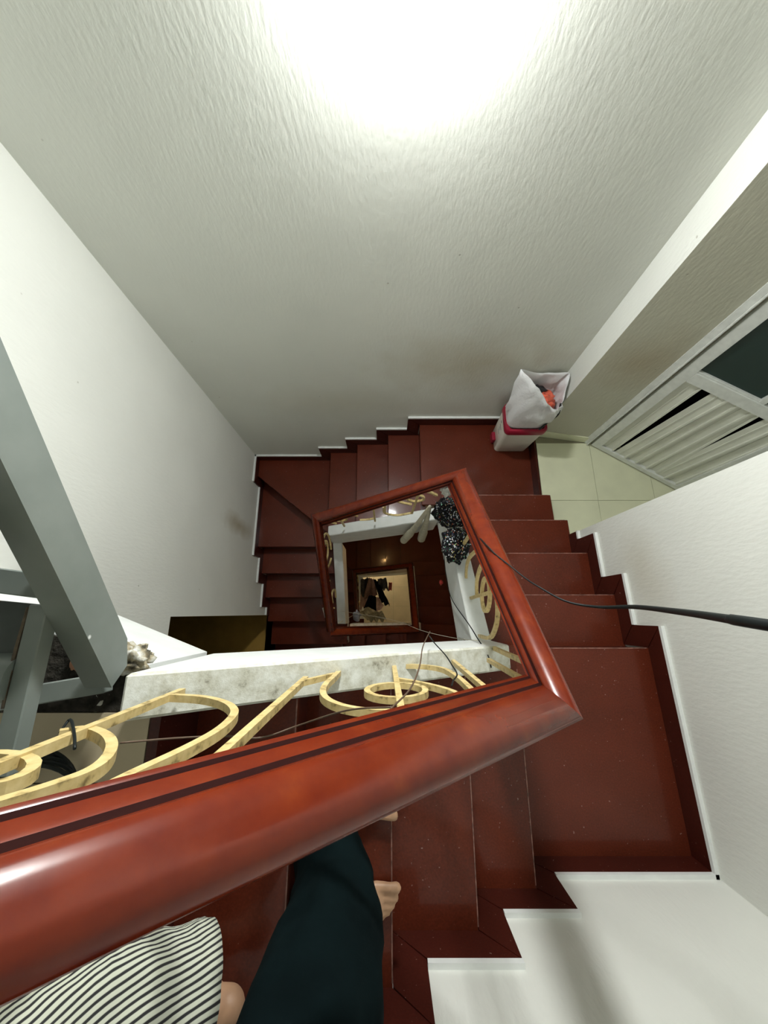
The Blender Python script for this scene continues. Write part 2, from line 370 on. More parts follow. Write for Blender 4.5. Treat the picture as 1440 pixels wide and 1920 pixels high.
def skirt(parent, plane, nrm, t_of, run):
    """run: list of (t_start, t_end, H) of consecutive treads descending; mitred pieces on the wall."""
    def P(t, h): return plane(t, h)
    off = Vector(nrm)*ST
    for i, (a, b, h) in enumerate(run):
        sg = 1 if b > a else -1
        w = SW*sg
        first = i == 0; last = i == len(run)-1
        a2 = a if first else a+w
        b2 = b if last else b+w
        quad = [P(a, h), P(b, h), P(b2, h-SW), P(a2, h-SW)]
        cq = sum(quad, Vector())/4; quad = [q+(cq-q).normalized()*.0022 for q in quad]
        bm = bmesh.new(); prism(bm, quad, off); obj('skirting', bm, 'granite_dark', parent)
        bm = bmesh.new(); prism(bm, [P(a2, h-SW), P(b2, h-SW), P(b2, h-SW-.016), P(a2, h-SW-.016)], off*1.25); obj('plaster_edge', bm, 'white_paint', parent)
        if not last:
            h2 = run[i+1][2]
            quad = [P(b, h), P(b, h2), P(b+w, h2-SW), P(b+w, h-SW)]; cq = sum(quad, Vector())/4; quad = [q+(cq-q).normalized()*.0022 for q in quad]
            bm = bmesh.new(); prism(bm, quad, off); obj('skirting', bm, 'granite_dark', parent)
def curb(parent, axis, t0, t1, h0, h1, thick, c0, c1, thick1=None):
    """sloping white stringer along axis from t0 (top depth h0) to t1 (h1), between c0 and c1 across."""
    thick1 = thick1 or thick
    bm = bmesh.new()
    if axis == 'x': pts = [V(t0, c0, h0), V(t1, c0, h1), V(t1, c0, h1+thick1), V(t0, c0, h0+thick)]; vec = (0, c1-c0, 0)
    else: pts = [V(c0, t0, h0), V(c0, t1, h1), V(c0, t1, h1+thick1), V(c0, t0, h0+thick)]; vec = (c1-c0, 0, 0)
    prism(bm, pts, vec); bevel(bm, .006, 1)
    o = obj('curb', bm, 'white_paint', parent); return o
def curb_dirty_top(o):
    o.data.materials.append(MATS['dirty_paint'])
    for p in o.data.polygons:
        if p.normal.z > .5: p.material_index = 1

def staircase(label, dz, front=True, upper=True):
    root = thing('staircase', label, 'staircase')
    xo = lambda y: XR(y)
    # ---- front flight
    FW0, FW1 = YF, WY0
    fr = [(X4, X3, 1.08), (X3, X2, 1.26), (X2, X1, 1.44), (X1, X0, 1.62)]
    for (a, b, h) in fr:
        tread_poly(root, [(a-.02, FW0), (b, FW0), (b, FW1-.01), (a-.02, FW1-.01)], h+dz)
        riser_box(root, b-.03, b-.008, FW0, FW1-.01, h+dz, h+R+dz)
        if upper: worn(root, (b-.001, FW0+.02), (b-.001, FW1-.1), h+dz)
    if upper:
        riser_box(root, X4-.03, X4-.008, FW0, FW1-.01, .9+dz-TT, 1.08+dz)
    else:
        tread_poly(root, [(XL, FW0), (X4, FW0), (X4, LY4), (XL, LY4)], 4.5-3.6+dz, 'landing')
        riser_box(root, X4-.03, X4-.008, FW0, LY4, .9+dz, 1.08+dz)
    tread_poly(root, [(X0-.02, YF), (xo(YF), YF), (xo(Y0), Y0), (X0-.02, Y0)], 1.8+dz, 'landing')
    # ---- right flight
    if upper: worn(root, (X0-.02, Y0-.001), (xo(Y0)-.02, Y0-.001), 1.8+dz)
    rf = [(Y0, Y1, 1.98), (Y1, Y2, 2.16), (Y2, Y3, 2.34), (Y3, Y4, 2.52)]
    riser_box(root, WX1+.01, xo(Y0), Y0-.03, Y0-.008, 1.8+dz, 1.98+dz)
    for (a, b, h) in rf:
        tread_poly(root, [(WX1+.01, a-.02), (xo(a), a-.02), (xo(b)-.0, b), (WX1+.01, b)], h+dz)
        riser_box(root, WX1+.01, xo(b), b-.03, b-.008, h+dz, h+R+dz)
        if upper: worn(root, (WX1+.1, b-.001), (xo(b)-.02, b-.001), h+dz)
    tread_poly(root, [(B0, Y4-.02), (1.165, Y4-.02), (1.165, YB), (B0, YB)], 2.7+dz, 'landing')
    # edge strip up to the tiled recess
    bm = bmesh.new(); box(bm, 1.150, 1.166, Y4, YB, CZ-2.7-dz, CZ-2.6-dz); obj('riser', bm, 'granite_dark', root)
    # ---- back flight
    bf = [(B0, B1, 2.88), (B1, B2, 3.06), (B2, B3, 3.24)]
    riser_box(root, B0+.008, B0+.03, WY1+.01, YB, 2.7+dz, 2.88+dz)
    for (a, b, h) in bf:
        tread_poly(root, [(b, WY1+.01), (a+.02, WY1+.01), (a+.02, YB), (b, YB)], h+dz)
        riser_box(root, b+.008, b+.03, WY1+.01, YB, h+dz, h+R+dz)
    # ---- winders
    tread_poly(root, [(B3+.02, .698), (B3+.02, YB), (XL, YB), DA], 3.42+dz)
    bm = bmesh.new()
    d = Vector((DB[0]-DA[0], DB[1]-DA[1], 0)).normalized(); nn = Vector((-d.y, d.x, 0))
    if nn.y < 0: nn = -nn
    p0 = Vector((*DA, CZ-3.6-dz))+nn*.008; p1 = Vector((*DB, CZ-3.6-dz))+nn*.008
    prism(bm, [p0, p1, p1+nn*.02, p0+nn*.02], (0, 0, R-TT)); obj('riser', bm, 'granite_dark', root)
    tread_poly(root, [(XL, LY0), (WX0-.01, LY0), (DB[0]+.01, DB[1]+.015), (XL, DA[1]+.03)], 3.6+dz)
    # ---- left flight
    lf = [(LY0, LY1, 3.78), (LY1, LY2, 3.96), (LY2, LY3, 4.14), (LY3, LY4, 4.32)]
    riser_box(root, XL, WX0-.01, LY0+.008, LY0+.03, 3.6+dz, 3.78+dz)
    for (a, b, h) in lf:
        tread_poly(root, [(XL, b), (WX0-.01, b), (WX0-.01, a+.02), (XL, a+.02)], h+dz)
        if upper or h < 4.3: riser_box(root, XL, WX0-.01, b+.008, b+.03, h+dz, h+R+dz)
    # ---- skirtings
    plF = lambda t, h: V(t, YF, h+dz); plR = lambda t, h: V(XR(t), t, h+dz)
    plB = lambda t, h: V(t, YB, h+dz); plL = lambda t, h: V(XL, t, h+dz)
    skirt(root, plF, (0, 1, 0), None, ([] if upper else [(XL, X4, .9)])+[(X4, X3, 1.08), (X3, X2, 1.26), (X2, X1, 1.44), (X1, X0, 1.62), (X0, XR(YF)-.002, 1.8)])
    skirt(root, plR, (-1, 0, 0), None, [(YF, Y0, 1.8), (Y0, Y1, 1.98), (Y1, Y2, 2.16), (Y2, EY, 2.34)])
    skirt(root, plB, (0, -1, 0), None, [(1.15, B0, 2.7), (B0, B1, 2.88), (B1, B2, 3.06), (B2, B3, 3.24), (B3, XL, 3.42)])
    skirt(root, plL, (1, 0, 0), None, [(YB, DA[1], 3.42), (DA[1], LY0, 3.6), (LY0, LY1, 3.78), (LY1, LY2, 3.96), (LY2, dy1 if upper else LY3, 4.14)])
    # ---- curbs round the well
    hf = lambda x: 1.62-R*(X0-x)/.2556-.05
    xs = -.53 if upper else WX0
    o = curb(root, 'x', xs, WX1+CW, hf(xs)+dz, hf(WX1+CW)+dz, .40, WY0-CW, WY0, .33); curb_dirty_top(o)
    hr = lambda y: 1.8+R*(y-Y0)/.2425-.05
    curb(root, 'y', WY0-.01, WY1+CW, hr(WY0)+dz, hr(WY1+CW)+dz, .33, WX1, WX1+CW, .36)
    hb = lambda x: 2.7+R*(B0-x)/.265-.06
    curb(root, 'x', WX1+.0, WX0-CW, hb(WX1)+dz, hb(WX0-CW)+dz, .36, WY1, WY1+CW, .40)
    hl = lambda y: 3.6+R*(LY0-y)/.2416-.09
    curb(root, 'y', WY1+.0, WY0+.01, hl(WY1)+dz, hl(WY0)+dz, .36, WX0-CW, WX0, .36)
    # ---- concrete slabs under the flights
    def slab(pts, vec): bm = bmesh.new(); prism(bm, pts, vec); obj('soffit', bm, 'white_paint', root)
    slab([V(X4, YF, 1.16+dz), V(X0, YF, 1.84+dz), V(1.23, YF, 1.84+dz), V(1.23, YF, 1.97+dz), V(X0, YF, 1.97+dz), V(X4, YF, 1.32+dz)], (0, Y0-.035-YF, 0))
    slab([V(WX1+.015, Y0, 2.06+dz), V(WX1+.015, Y4, 2.74+dz), V(WX1+.015, YB, 2.74+dz), V(WX1+.015, YB, 2.87+dz), V(WX1+.015, Y4, 2.87+dz), V(WX1+.015, Y0, 2.2+dz)], (1.165-WX1-.015, 0, 0))
    slab([V(B0, WY1+.015, 2.93+dz), V(B3, WY1+.015, 3.46+dz), V(B3, WY1+.015, 3.64+dz), V(B0, WY1+.015, 3.1+dz)], (0, YB-WY1-.015, 0))
    slab([V(XL, WY1+.015, 3.64+dz), V(B3+.02, WY1+.015, 3.64+dz), V(B3+.02, YB, 3.64+dz), V(XL, YB, 3.64+dz)], (0, 0, -.14))
    slab([V(XL, .66, 3.86+dz), V(XL, LY4, 4.52+dz), V(XL, LY4, 4.68+dz), V(XL, .66, 4.0+dz)], (WX0-.015-XL, 0, 0))
    return root
st_up = staircase('maroon granite staircase turning down past the tiled door recess and the waste bin', 0, True, True)
st_lo = staircase('dark maroon staircase one storey down, seen through the square stairwell', 3.6, True, False)
# upper landing slab with the slanting white edge
ld = bpy.data.objects.new('floor_landing', None); C.objects.link(ld); ld['kind'] = 'structure'
bm = bmesh.new()
poly = [(XL, YF), (X4-.03, YF), (X4-.03, WY0-CW), (-.56, WY0-.09), (-.56, WY0+.002), (-.866, -.005), (XL, .135)]
prism(bm, [V(x, y, .915) for x, y in poly], (0, 0, -.33)); obj('slab', bm, 'white_paint', ld)
bm = bmesh.new(); prism(bm, [V(x, y, .914) for x, y in [(XL, WY0-CW), (-.565, WY0-CW), (-.60, -.10), (-.872, -.02), (XL, .115)]], (0, 0, .010)); obj('dark_screed', bm, 'dark_concrete', ld)  # darkness of the hole under the steel stair put into the screed colour
tsz = .3
for ix in range(3):
    for iy in range(2):
        x1 = X4-.033-ix*tsz; x0 = max(x1-tsz+.004, XL+.002); y1 = WY0-CW-.002-iy*.135; y0 = y1-.132
        if x1-x0 < .05 or y1-y0 < .05: continue
        bm = bmesh.new(); box(bm, x0, x1, y0, y1, CZ-.914, CZ-.90); obj('floor_tile', bm, 'tile_beige', ld)

bm = bmesh.new(); box(bm, XL, X4-.012, YF, WY0-CW-.275, CZ-.914, CZ-.90); obj('landing', bm, 'granite', ld)
# ================================================================== RAILINGS
_half = [(.036, -.080), (.042, -.077), (.0455, -.070), (.0430, -.063), (.0390, -.0615), (.0385, -.058), (.0338, -.0355), (.0318, -.0330), (.0302, -.0285), (.0308, -.0240),
         (.0310, -.015), (.0285, -.006), (.0225, .002), (.0135, .008), (.0045, .0105)]
PROF = [(-a, b) for a, b in _half]+[(a, b) for a, b in reversed(_half)]
GROOVE_SEGS = {3, 6, 7, 21, 22, 25}
def handrail(parent, pts, sx=None):
    """pts: centreline top points (x,y,H); profile offset sideways in plan with mitred corners. one part per straight run."""
    P = [Vector((p[0], p[1], CZ-p[2])) for p in pts]
    dirs = []
    for i in range(len(P)-1):
        d = P[i+1]-P[i]; d.z = 0; dirs.append(d.normalized())
    nrm = [Vector((d.y, -d.x, 0)) for d in dirs]       # outward for a counter-clockwise descent
    for i in range(len(P)-1):
        bm = bmesh.new(); rings = []
        segs = 2
        for k, q in ((i, P[i]), (i+1, P[i+1])):
            if 0 < k < len(P)-1: m = (nrm[k-1]+nrm[k]); m = m/(1+nrm[k-1].dot(nrm[k])); m.x *= (sx or {}).get(k, 1)
            else: m = nrm[min(i, len(nrm)-1)]
            rings.append([bm.verts.new(q+m*n_+Vector((0, 0, z_))) for n_, z_ in PROF])
        K = len(PROF)
        for j in range(K):
            f = bm.faces.new((rings[0][j], rings[0][(j+1) % K], rings[1][(j+1) % K], rings[1][j]))
            if j in GROOVE_SEGS: f.material_index = 1
        bm.faces.new(rings[0][::-1]); bm.faces.new(rings[1])
        o = obj('handrail', bm, 'varnish', parent); o.data.materials.append(MATS['varnish_groove'])
        for p in o.data.polygons: p.use_smooth = len(p.vertices) == 4 and p.material_index == 0
        o.data.set_sharp_from_angle(angle=math.radians(40))
RF, RBR, RBL, RFL = (.370, -.178, .825), (.373, .665, 1.70), (-.50, .665, 2.59), (-.495, -.170, 3.60)
slope_f = (RF[2]-(RFL[2]-3.6))/(RF[0]-RFL[0])
def bar(parent, pts, name='scroll', w=.0075, ref=(0, 1, 0), sm=4, closed=False):
    bm = bmesh.new(); pp = smooth_path(pts, sm) if sm > 1 and not closed else pts
    tube(bm, pp, w*1.25, 4, closed, ref, math.pi/4); return obj(name, bm, 'cream_metal', parent)
def ell(cx, cy, rx, ry, n=24, rot=0): return [(cx+rx*math.cos(2*math.pi*k/n)*math.cos(rot)-ry*math.sin(2*math.pi*k/n)*math.sin(rot), cy+rx*math.cos(2*math.pi*k/n)*math.sin(rot)+ry*math.sin(2*math.pi*k/n)*math.cos(rot)) for k in range(n)]

def ext(p, q, e):     # lengthen the end of a bar up into the handrail
    d = (q-p).normalized(); return q+d*e
def plane3(a, b, c): return a, (b-a).cross(c-a).normalized()
def onp(px, py, pl):
    d = ray(px, py); o = Vector((0, 0, CZ)); s = (pl[0]-o).dot(pl[1])/d.dot(pl[1]); return o+d*s
def rv(p, q, t, dn): return Vector((p[0]+(q[0]-p[0])*t, p[1]+(q[1]-p[1])*t, CZ-(p[2]+(q[2]-p[2])*t)-dn))
RFU = (RFL[0], RFL[1], RFL[2]-3.6)
PL_F = plane3(V(-.4, -.16, .95), V(.4, -.16, 1.48), rv(RFU, RF, .6, .03))
PL_R = plane3(V(.44, -.1, 1.79), V(.44, .65, 2.35), rv(RF, RBR, .5, .03))
PL_B = plane3(V(.4, .70, 2.57), V(-.45, .70, 3.14), rv(RBR, RBL, .5, .03))
PL_L = plane3(V(-.45, .6, 3.55), V(-.45, -.1, 4.05), rv(RBL, RFL, .5, .03))
RUN = {'F': (RFU, RF), 'R': (RF, RBR), 'B': (RBR, RBL), 'L': (RBL, RFL)}
def rail_panels(root, dz, full=True):
    sh = Vector((0, 0, -dz))
    F = lambda a: [onp(x, y, PL_F)+sh for x, y in a]
    Rr = lambda a: [onp(x, y, PL_R)+sh for x, y in a]
    Bk = lambda a: [onp(x, y, PL_B)+sh for x, y in a]
    Lf = lambda a: [onp(x, y, PL_L)+sh for x, y in a]
    def post(p, ref, run='F'):
        a, b = p[0], p[-1]; A, B = RUN[run]
        k = 0 if run in 'FB' else 1
        t = (a[k]-A[k])/(B[k]-A[k]); top = rv(A, B, t, .04)+sh
        dn = (a-top).normalized()*.04
        bar(root, [a+dn, top], 'baluster', ref=ref, sm=1)
    ry, rx = (0, 1, 0), (1, 0, 0)
    # front
    for p in ([(922, 1241), (1000, 1280)], [(850, 1241), (925, 1300)], [(738, 1246), (746, 1340)], [(567, 1279), (330, 1440)], [(322, 1305), (0, 1425)]):
        post(F(p), ry)
    bar(root, F([(742, 1249), (790, 1250), (830, 1256), (858, 1272), (880, 1292), (905, 1318), (920, 1335)]), ref=ry)
    bar(root, F([(746, 1276), (790, 1284), (830, 1294), (856, 1304), (862, 1314), (850, 1324), (815, 1332), (745, 1337), (690, 1336), (645, 1329), (614, 1316), (605, 1301), (612, 1285), (626, 1272), (638, 1259)]), ref=ry)
    bar(root, F(ell(743, 1299, 55, 14)), ref=ry, closed=True)
    bar(root, F([(628, 1266), (565, 1281)]), ref=ry, sm=1)
    bar(root, F([(322, 1308), (380, 1312), (420, 1322), (438, 1336), (434, 1352), (405, 1378), (345, 1412), (250, 1458), (180, 1495)]), ref=ry)
    bar(root, F([(110, 1378), (160, 1372), (195, 1384), (208, 1404), (198, 1430), (165, 1455), (100, 1480), (0, 1512), (-120, 1545), (-260, 1560), (-330, 1540), (-350, 1500), (-300, 1470)]), ref=ry)
    bar(root, F(ell(-55, 1455, 118, 32, rot=-.12)), ref=ry, closed=True)
    # right
    for p in ([(855, 1043), (890, 1012)], [(877, 1123), (934, 1110)], [(903, 1205), (960, 1225)]):
        post(Rr(p), rx, 'R')
    bar(root, Rr([(905, 1023), (880, 1046), (874, 1071), (875, 1100), (879, 1122)]), ref=rx)
    bar(root, Rr([(894, 1117), (894, 1090), (900, 1066), (909, 1055), (917, 1066), (924, 1085), (929, 1104), (932, 1124), (933, 1151), (929, 1177), (918, 1196), (898, 1192)]), ref=rx)
    bar(root, Rr(ell(911, 1115, 7.5, 31)), ref=rx, closed=True)
    # back
    for p in ([(773, 960), (782, 918)], [(703, 975), (700, 945)], [(722, 958), (719, 935)], [(645, 985), (641, 968)]):
        post(Bk(p), ry, 'B')
    for (cx, cy, k) in ((779, 934, 1.0), (637, 972, .82)):
        q = [(40, -6), (25, -13), (5, -15), (-20, -10), (-34, -1), (-32, 7), (-8, 13)]
        bar(root, Bk([(cx+a*k, cy+b_*k*.9) for a, b_ in q]), ref=ry)
        bar(root, Bk(ell(cx, cy, 16*k, 6*k)), ref=ry, closed=True)
    bar(root, Bk([(719, 950), (722, 962), (745, 966), (770, 962)]), ref=ry)
    bar(root, Bk([(675, 975), (690, 974), (703, 972)]), ref=ry)
    # left
    for p in ([(616, 1088), (606, 1087)], [(625, 1140), (612, 1140)], [(612, 1020), (603, 1014)]):
        post(Lf(p), rx, 'L')
    bar(root, Lf([(621, 1047), (617, 1060), (611, 1064), (606, 1050), (604, 1030), (606, 1010), (612, 1000), (618, 1010), (621, 1030)]), ref=rx)
    bar(root, Lf(ell(611, 1032, 4, 18)), ref=rx, closed=True)
    bar(root, Lf([(624, 1130), (622, 1118), (624, 1108), (628, 1106), (630, 1120)]), ref=rx)
xe = -.80
r_up = thing('stair_railing', 'stair railing with glossy red handrail and cream scroll balusters above white curb', 'railing')
handrail(r_up, [(xe, RF[1], RF[2]-slope_f*(RF[0]-xe)), RF, RBR, RBL, RFL], {1: 1.15, 2: 1.12})
rail_panels(r_up, 0)
r_lo = thing('stair_railing', 'dark red railing one storey down with clothes hung over it', 'railing')
handrail(r_lo, [(RFL[0], RFL[1], RFL[2]+.0), (RF[0], RF[1], RF[2]+3.6), (RBR[0], RBR[1], RBR[2]+3.6), (RBL[0], RBL[1], RBL[2]+3.6), (RFL[0], RFL[1], RFL[2]+3.6)])
rail_panels(r_lo, 3.6)

exec_parts = []
# ================================================================== LAMPS
def bulb(name, label, pos, mat, r):
    root = thing(name, label, 'lamp')
    x, y, h = pos
    bm = bmesh.new(); bmesh.ops.create_uvsphere(bm, u_segments=20, v_segments=12, radius=r); bmesh.ops.translate(bm, verts=bm.verts, vec=V(x, y, h)); obj('bulb', bm, mat, root, True)
    bm = bmesh.new(); tube(bm, [V(x, YB-.012, h+.0), V(x, y+r*.7, h)], .022, 14); obj('socket', bm, 'bin_white', root)
    bm = bmesh.new(); tube(bm, [V(x, YB, h), V(x, YB-.014, h)], .05, 20); obj('rose', bm, 'bin_white', root)
def dome_lamp(label, pos, r, depth, mat):
    root = thing('wall_lamp', label, 'lamp'); x, y, h = pos
    bm = bmesh.new(); tube(bm, [V(x, YB, h), V(x, y, h)], r*1.06, 40); obj('base_plate', bm, 'bin_white', root)
    bm = bmesh.new(); rings = []
    for k in range(9):
        a = math.pi/2*k/8.6; rings.append([V(x+r*math.cos(a)*math.cos(q), y-depth*math.sin(a), h+r*math.cos(a)*math.sin(q)) for q in [2*math.pi*t/40 for t in range(40)]])
    loft(bm, rings, True, True); obj('diffuser', bm, mat, root, True)
dome_lamp('round white dome lamp on the plaster wall above the back flight', LAMP_POS, .095, .065, 'bulb_cool')
bulb('wall_lamp', 'small warm bulb on the wall of the storey below', LOW_LAMP_POS, 'bulb_warm', .02)
bulb('wall_lamp', 'added unseen pale bulb brightening the ground floor under the lowest flight', (-.3, 1.36, 7.55), 'fill_ground', .03)  # added fill lamp, no source is known down there

# ================================================================== DOOR in the recess
dr = bpy.data.objects.new('door_1', None); C.objects.link(dr); dr['kind'] = 'structure'; dr['label'] = 'grey aluminium door with warped slats and dark glass'
DH = Vector((1.578, 1.264)); DE = Vector((.846, -.533)).normalized(); DN = Vector((DE.y, -DE.x))     # DN faces the stairs
if DN.x > 0: DN = -DN
def dp(a, h, n): q = DH+DE*a+DN*n; return Vector((q.x, q.y, CZ-TILE_H+h))
def dbox(bm, a0, a1, h0, h1, n0, n1, lean=0):
    pts = [dp(a0, h0, n0), dp(a1, h0, n0), dp(a1+lean, h1, n0), dp(a0+lean, h1, n0)]
    v = DN*(n1-n0); prism(bm, pts, (v.x, v.y, 0))
def dpart(name, mat, *a, **k): bm = bmesh.new(); dbox(bm, *a, **k); bevel(bm, .0015, 1); return obj(name, bm, mat, dr)
dpart('door_frame', 'aluminium', -.045, -.012, 0, 2.2, -.03, .02)
dpart('door_frame', 'aluminium', -.012, -.004, 0, 2.2, -.03, .032)
dpart('hinge_gap', 'black_void', -.004, .016, .01, 2.2, -.03, -.01)  # black strip standing in for the shade inside the gap
dpart('stile', 'aluminium', .016, .075, .012, 2.15, -.02, .02)
dpart('stile', 'aluminium', .665, .725, .012, 2.15, -.02, .02)
dpart('bottom_rail', 'aluminium', .075, .665, .012, .055, -.018, .02)
dpart('middle_rail', 'aluminium', .075, .665, .86, .93, -.02, .022)
dpart('mullion', 'aluminium', .40, .43, .93, 2.15, -.02, .018)
dpart('bead', 'aluminium', .075, .40, .93, .942, -.01, .016)
dpart('glass_pane', 'dark_glass', .075, .40, .93, 2.15, -.005, .002)
dpart('glass_pane', 'dark_glass', .43, .665, .93, 2.15, -.005, .002)
dpart('dark_backing', 'black_void', .075, .665, .055, .86, -.06, -.055)  # black sheet behind the slats, standing in for the dark in their gaps
sl = [(.078, .004, 0), (.178, .045, .03), (.262, .02, .01), (.345, .018, -.008), (.425, -.028, -.02), (.485, .03, .02), (.575, .012, 0)]
for k, (a, lean, tw) in enumerate(sl):
    wd_ = .086
    bm = bmesh.new()
    # a tongued slat with a raised rib on its edge
    for (a0, a1, n0, n1) in ((a, a+wd_, -.006, 0.0), (a+wd_-.011, a+wd_, 0.0, .012), (a+.030, a+.036, 0, .004)):
        pts = [dp(a0, .04, n0+tw*.2), dp(a1, .04, n0+tw*.2), dp(a1+lean, .875, n0+tw*.3), dp(a0+lean, .875, n0+tw*.3)]
        v = DN*(n1-n0); prism(bm, pts, (v.x, v.y, 0))
    obj('slat', bm, 'aluminium_panel', dr)
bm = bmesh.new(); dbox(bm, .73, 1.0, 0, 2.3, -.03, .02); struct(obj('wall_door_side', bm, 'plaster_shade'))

# ================================================================== STEEL STAIR
stl = thing('steel_staircase', 'grey painted steel stair rising along the wall from the broken landing edge', 'staircase')
SLP = .90
def stringer(x0, x1, ya, yb, hb, th):
    """lower edge passes (ya,hb); vertical thickness th; foot cut level."""
    hbot = lambda y: hb-SLP*(y-ya)
    pts = [V(x0, ya, hbot(ya)), V(x0, yb, hbot(yb)), V(x0, yb, hbot(yb)-th), V(x0, ya-.092, hbot(ya-.092)-th), V(x0, ya-.055, hbot(ya)+.014)]
    bm = bmesh.new(); prism(bm, pts, (x1-x0, 0, 0)); return obj('stringer', bm, 'steel_grey', stl)
stringer(-.605, -.55, -.053, 2.5-1.1, .836, .105)
stringer(-1.22, -1.17, -.053, 1.4, .836, .105)
def sbar(p0, p1, w, h, name='crossbar', mat='steel_grey'):
    p0, p1 = Vector(p0), Vector(p1); d = (p1-p0).normalized(); side = d.cross(Vector((0, 0, 1))).normalized(); up = Vector((0, 0, 1))
    bm = bmesh.new(); prism(bm, [p0-side*w/2-up*h/2, p0+side*w/2-up*h/2, p0+side*w/2+up*h/2, p0-side*w/2+up*h/2], p1-p0); bevel(bm, .002, 1)
    return obj(name, bm, mat, stl)
for k in range(5):
    y = .045+k*.2; h = .70-k*.18
    sbar(V(-.603, y, h), V(-1.18, y+.07, h), .044, .03)
    sbar(V(-.622, y-.03, h), V(-.622, y-.30, h), .034, .03)
    bm = bmesh.new(); prism(bm, [V(-.635, y-.03, h+.005), V(-.635, y-.17, h+.005), V(-1.18, y-.17, h+.005), V(-1.18, y+.02, h+.005)], (0, 0, -.012)); obj('tread_plate', bm, 'steel_plate', stl)
    bm = bmesh.new(); tube(bm, [V(-.64, y-.155, h+.012), V(-1.18, y-.155, h+.012)], .042, 24); obj('nosing', bm, 'steel_grey', stl, True).data.set_sharp_from_angle(angle=.8)
    bm = bmesh.new(); tube(bm, smooth_path([V(-.641, y-.035, h-.012), V(-.643, y-.12, h-.014), V(-.641, y-.2, h-.013)], 5), .0032, 6); obj('weld', bm, 'weld_rust', stl)
sbar(V(-.60, -.145, .875), V(-.85, -.185, .875), .04, .03)
bm = bmesh.new(); tube(bm, smooth_path([V(-.604, .07, .683), V(-.601, .06, .70), V(-.603, .03, .715)], 4), .005, 6); obj('weld', bm, 'weld_rust', stl)

def lump(name, label, cat, cen, r, mat, sc=(1, 1, 1), amp=.35, freq=9, seed=0, sub=4, parent=None, rot=0):
    bm = bmesh.new(); bmesh.ops.create_icosphere(bm, subdivisions=sub, radius=1)
    for v in bm.verts:
        d = v.co.normalized(); n_ = noise.noise(d*freq*.25+Vector((seed*3.1, 1.7, seed)))+.5*noise.noise(d*freq*.6+Vector((seed, 7, 2)))
        q = d*(1+amp*n_); q = Vector((q.x*sc[0], q.y*sc[1], q.z*sc[2])); q.rotate(Matrix.Rotation(rot, 3, 'Z')); v.co = q*r+Vector(cen)
    o = obj(name, bm, mat, parent, True)
    if label: tag(o, label, cat)
    return o
lump('concrete_chunk', 'small broken chunk of concrete beside the steel stair foot', 'rubble', atH(246, 1237, .905), .032, 'rubble', (1.3, 1, .8), .5, 12, 3)
lump('broken_edge', None, None, atH(222, 1300, .955), .055, 'rubble', (.75, .95, .9), .45, 14, 5, parent=st_up)
lump('broken_edge', None, None, atH(240, 1285, .95), .045, 'rubble', (.8, .9, .8), .5, 14, 9, parent=st_up)
lump('brick_fragment', 'orange brick fragment lying in the hole under the steel stair', 'rubble', V(-.69, -.09, .895), .03, 'rubble', (.5, 1.2, .5), .3, 8, 4).data.materials[0] = simple('brick_orange', (.45, .22, .13), .9, nscale=30, namp=.4)

# ================================================================== WASTE BIN with bag
def rrect(x0, x1, y0, y1, r, h, n=6):
    out = []
    for (cx, cy, a0) in ((x1-r, y0+r, -90), (x1-r, y1-r, 0), (x0+r, y1-r, 90), (x0+r, y0+r, 180)):
        for k in range(n+1):
            a = math.radians(a0+90*k/n); out.append(V(cx+r*math.cos(a), cy+r*math.sin(a), h))
    return out
wb = thing('waste_bin', 'cream pedal bin with maroon rim standing on the maroon landing', 'bin')
bx0, bx1, by0, by1 = .872, 1.118, 1.235, 1.425
bm = bmesh.new()
rr = []
for t in (0, .02, .5, 1):
    e = .016*t; rr.append(rrect(bx0-e+(.006 if t == 0 else 0), bx1+e, by0-e+(.006 if t == 0 else 0), by1+e*.6, .03, 2.70-.355*t))
for t in (1, .1): rr.append(rrect(bx0-.016*t+.005, bx1+.016*t-.005, by0-.016*t+.005, by1-.005, .027, 2.70-.355*t))
loft(bm, rr); obj('bucket', bm, 'bin_white', wb, True).data.set_sharp_from_angle(angle=.7)
bm = bmesh.new()
e = .016
loft(bm, [rrect(bx0-e-.006, bx1+e+.004, by0-e-.006, by1+e*.6, .036, 2.378), rrect(bx0-e-.010, bx1+e+.006, by0-e-.010, by1+e*.6+.004, .04, 2.366), rrect(bx0-e-.010, bx1+e+.006, by0-e-.010, by1+e*.6+.004, .04, 2.330),
          rrect(bx0-e-.004, bx1+e, by0-e-.004, by1+e*.6, .036, 2.320), rrect(bx0-e+.012, bx1+e-.012, by0-e+.012, by1-.006, .03, 2.320), rrect(bx0-e+.012, bx1+e-.012, by0-e+.012, by1-.006, .03, 2.40)], False, False)
obj('rim', bm, 'bin_maroon', wb, True).data.set_sharp_from_angle(angle=.7)
bm = bmesh.new(); box(bm, bx0-.028, bx0+.0, 1.30, 1.37, CZ-2.685, CZ-2.625); bevel(bm, .006, 2); obj('pedal', bm, 'bin_maroon', wb)
for (y, h, w_, t) in ((1.30, 2.47, .05, .008), (1.315, 2.50, .03, .006), (1.30, 2.53, .045, .006), (1.34, 2.44, .02, .012)):
    bm = bmesh.new(); f_ = (2.70-h)/.355*.016
    box(bm, bx0-f_-.0015, bx0-f_+.004, y, y+w_, CZ-h, CZ-h+t); obj('print', bm, 'print_grey', wb)
bg = thing('bin_bag', 'white plastic bag standing open in the pedal bin with red plastic inside', 'bag')
ctl = [(978, 692, 1.34), (1000, 718, 1.285), (1018, 742, 1.25), (1032, 762, 1.225), (1046, 768, 1.22), (1054, 756, 1.29), (1062, 728, 1.36), (1068, 702, 1.425), (1048, 699, 1.435), (1010, 700, 1.44)]
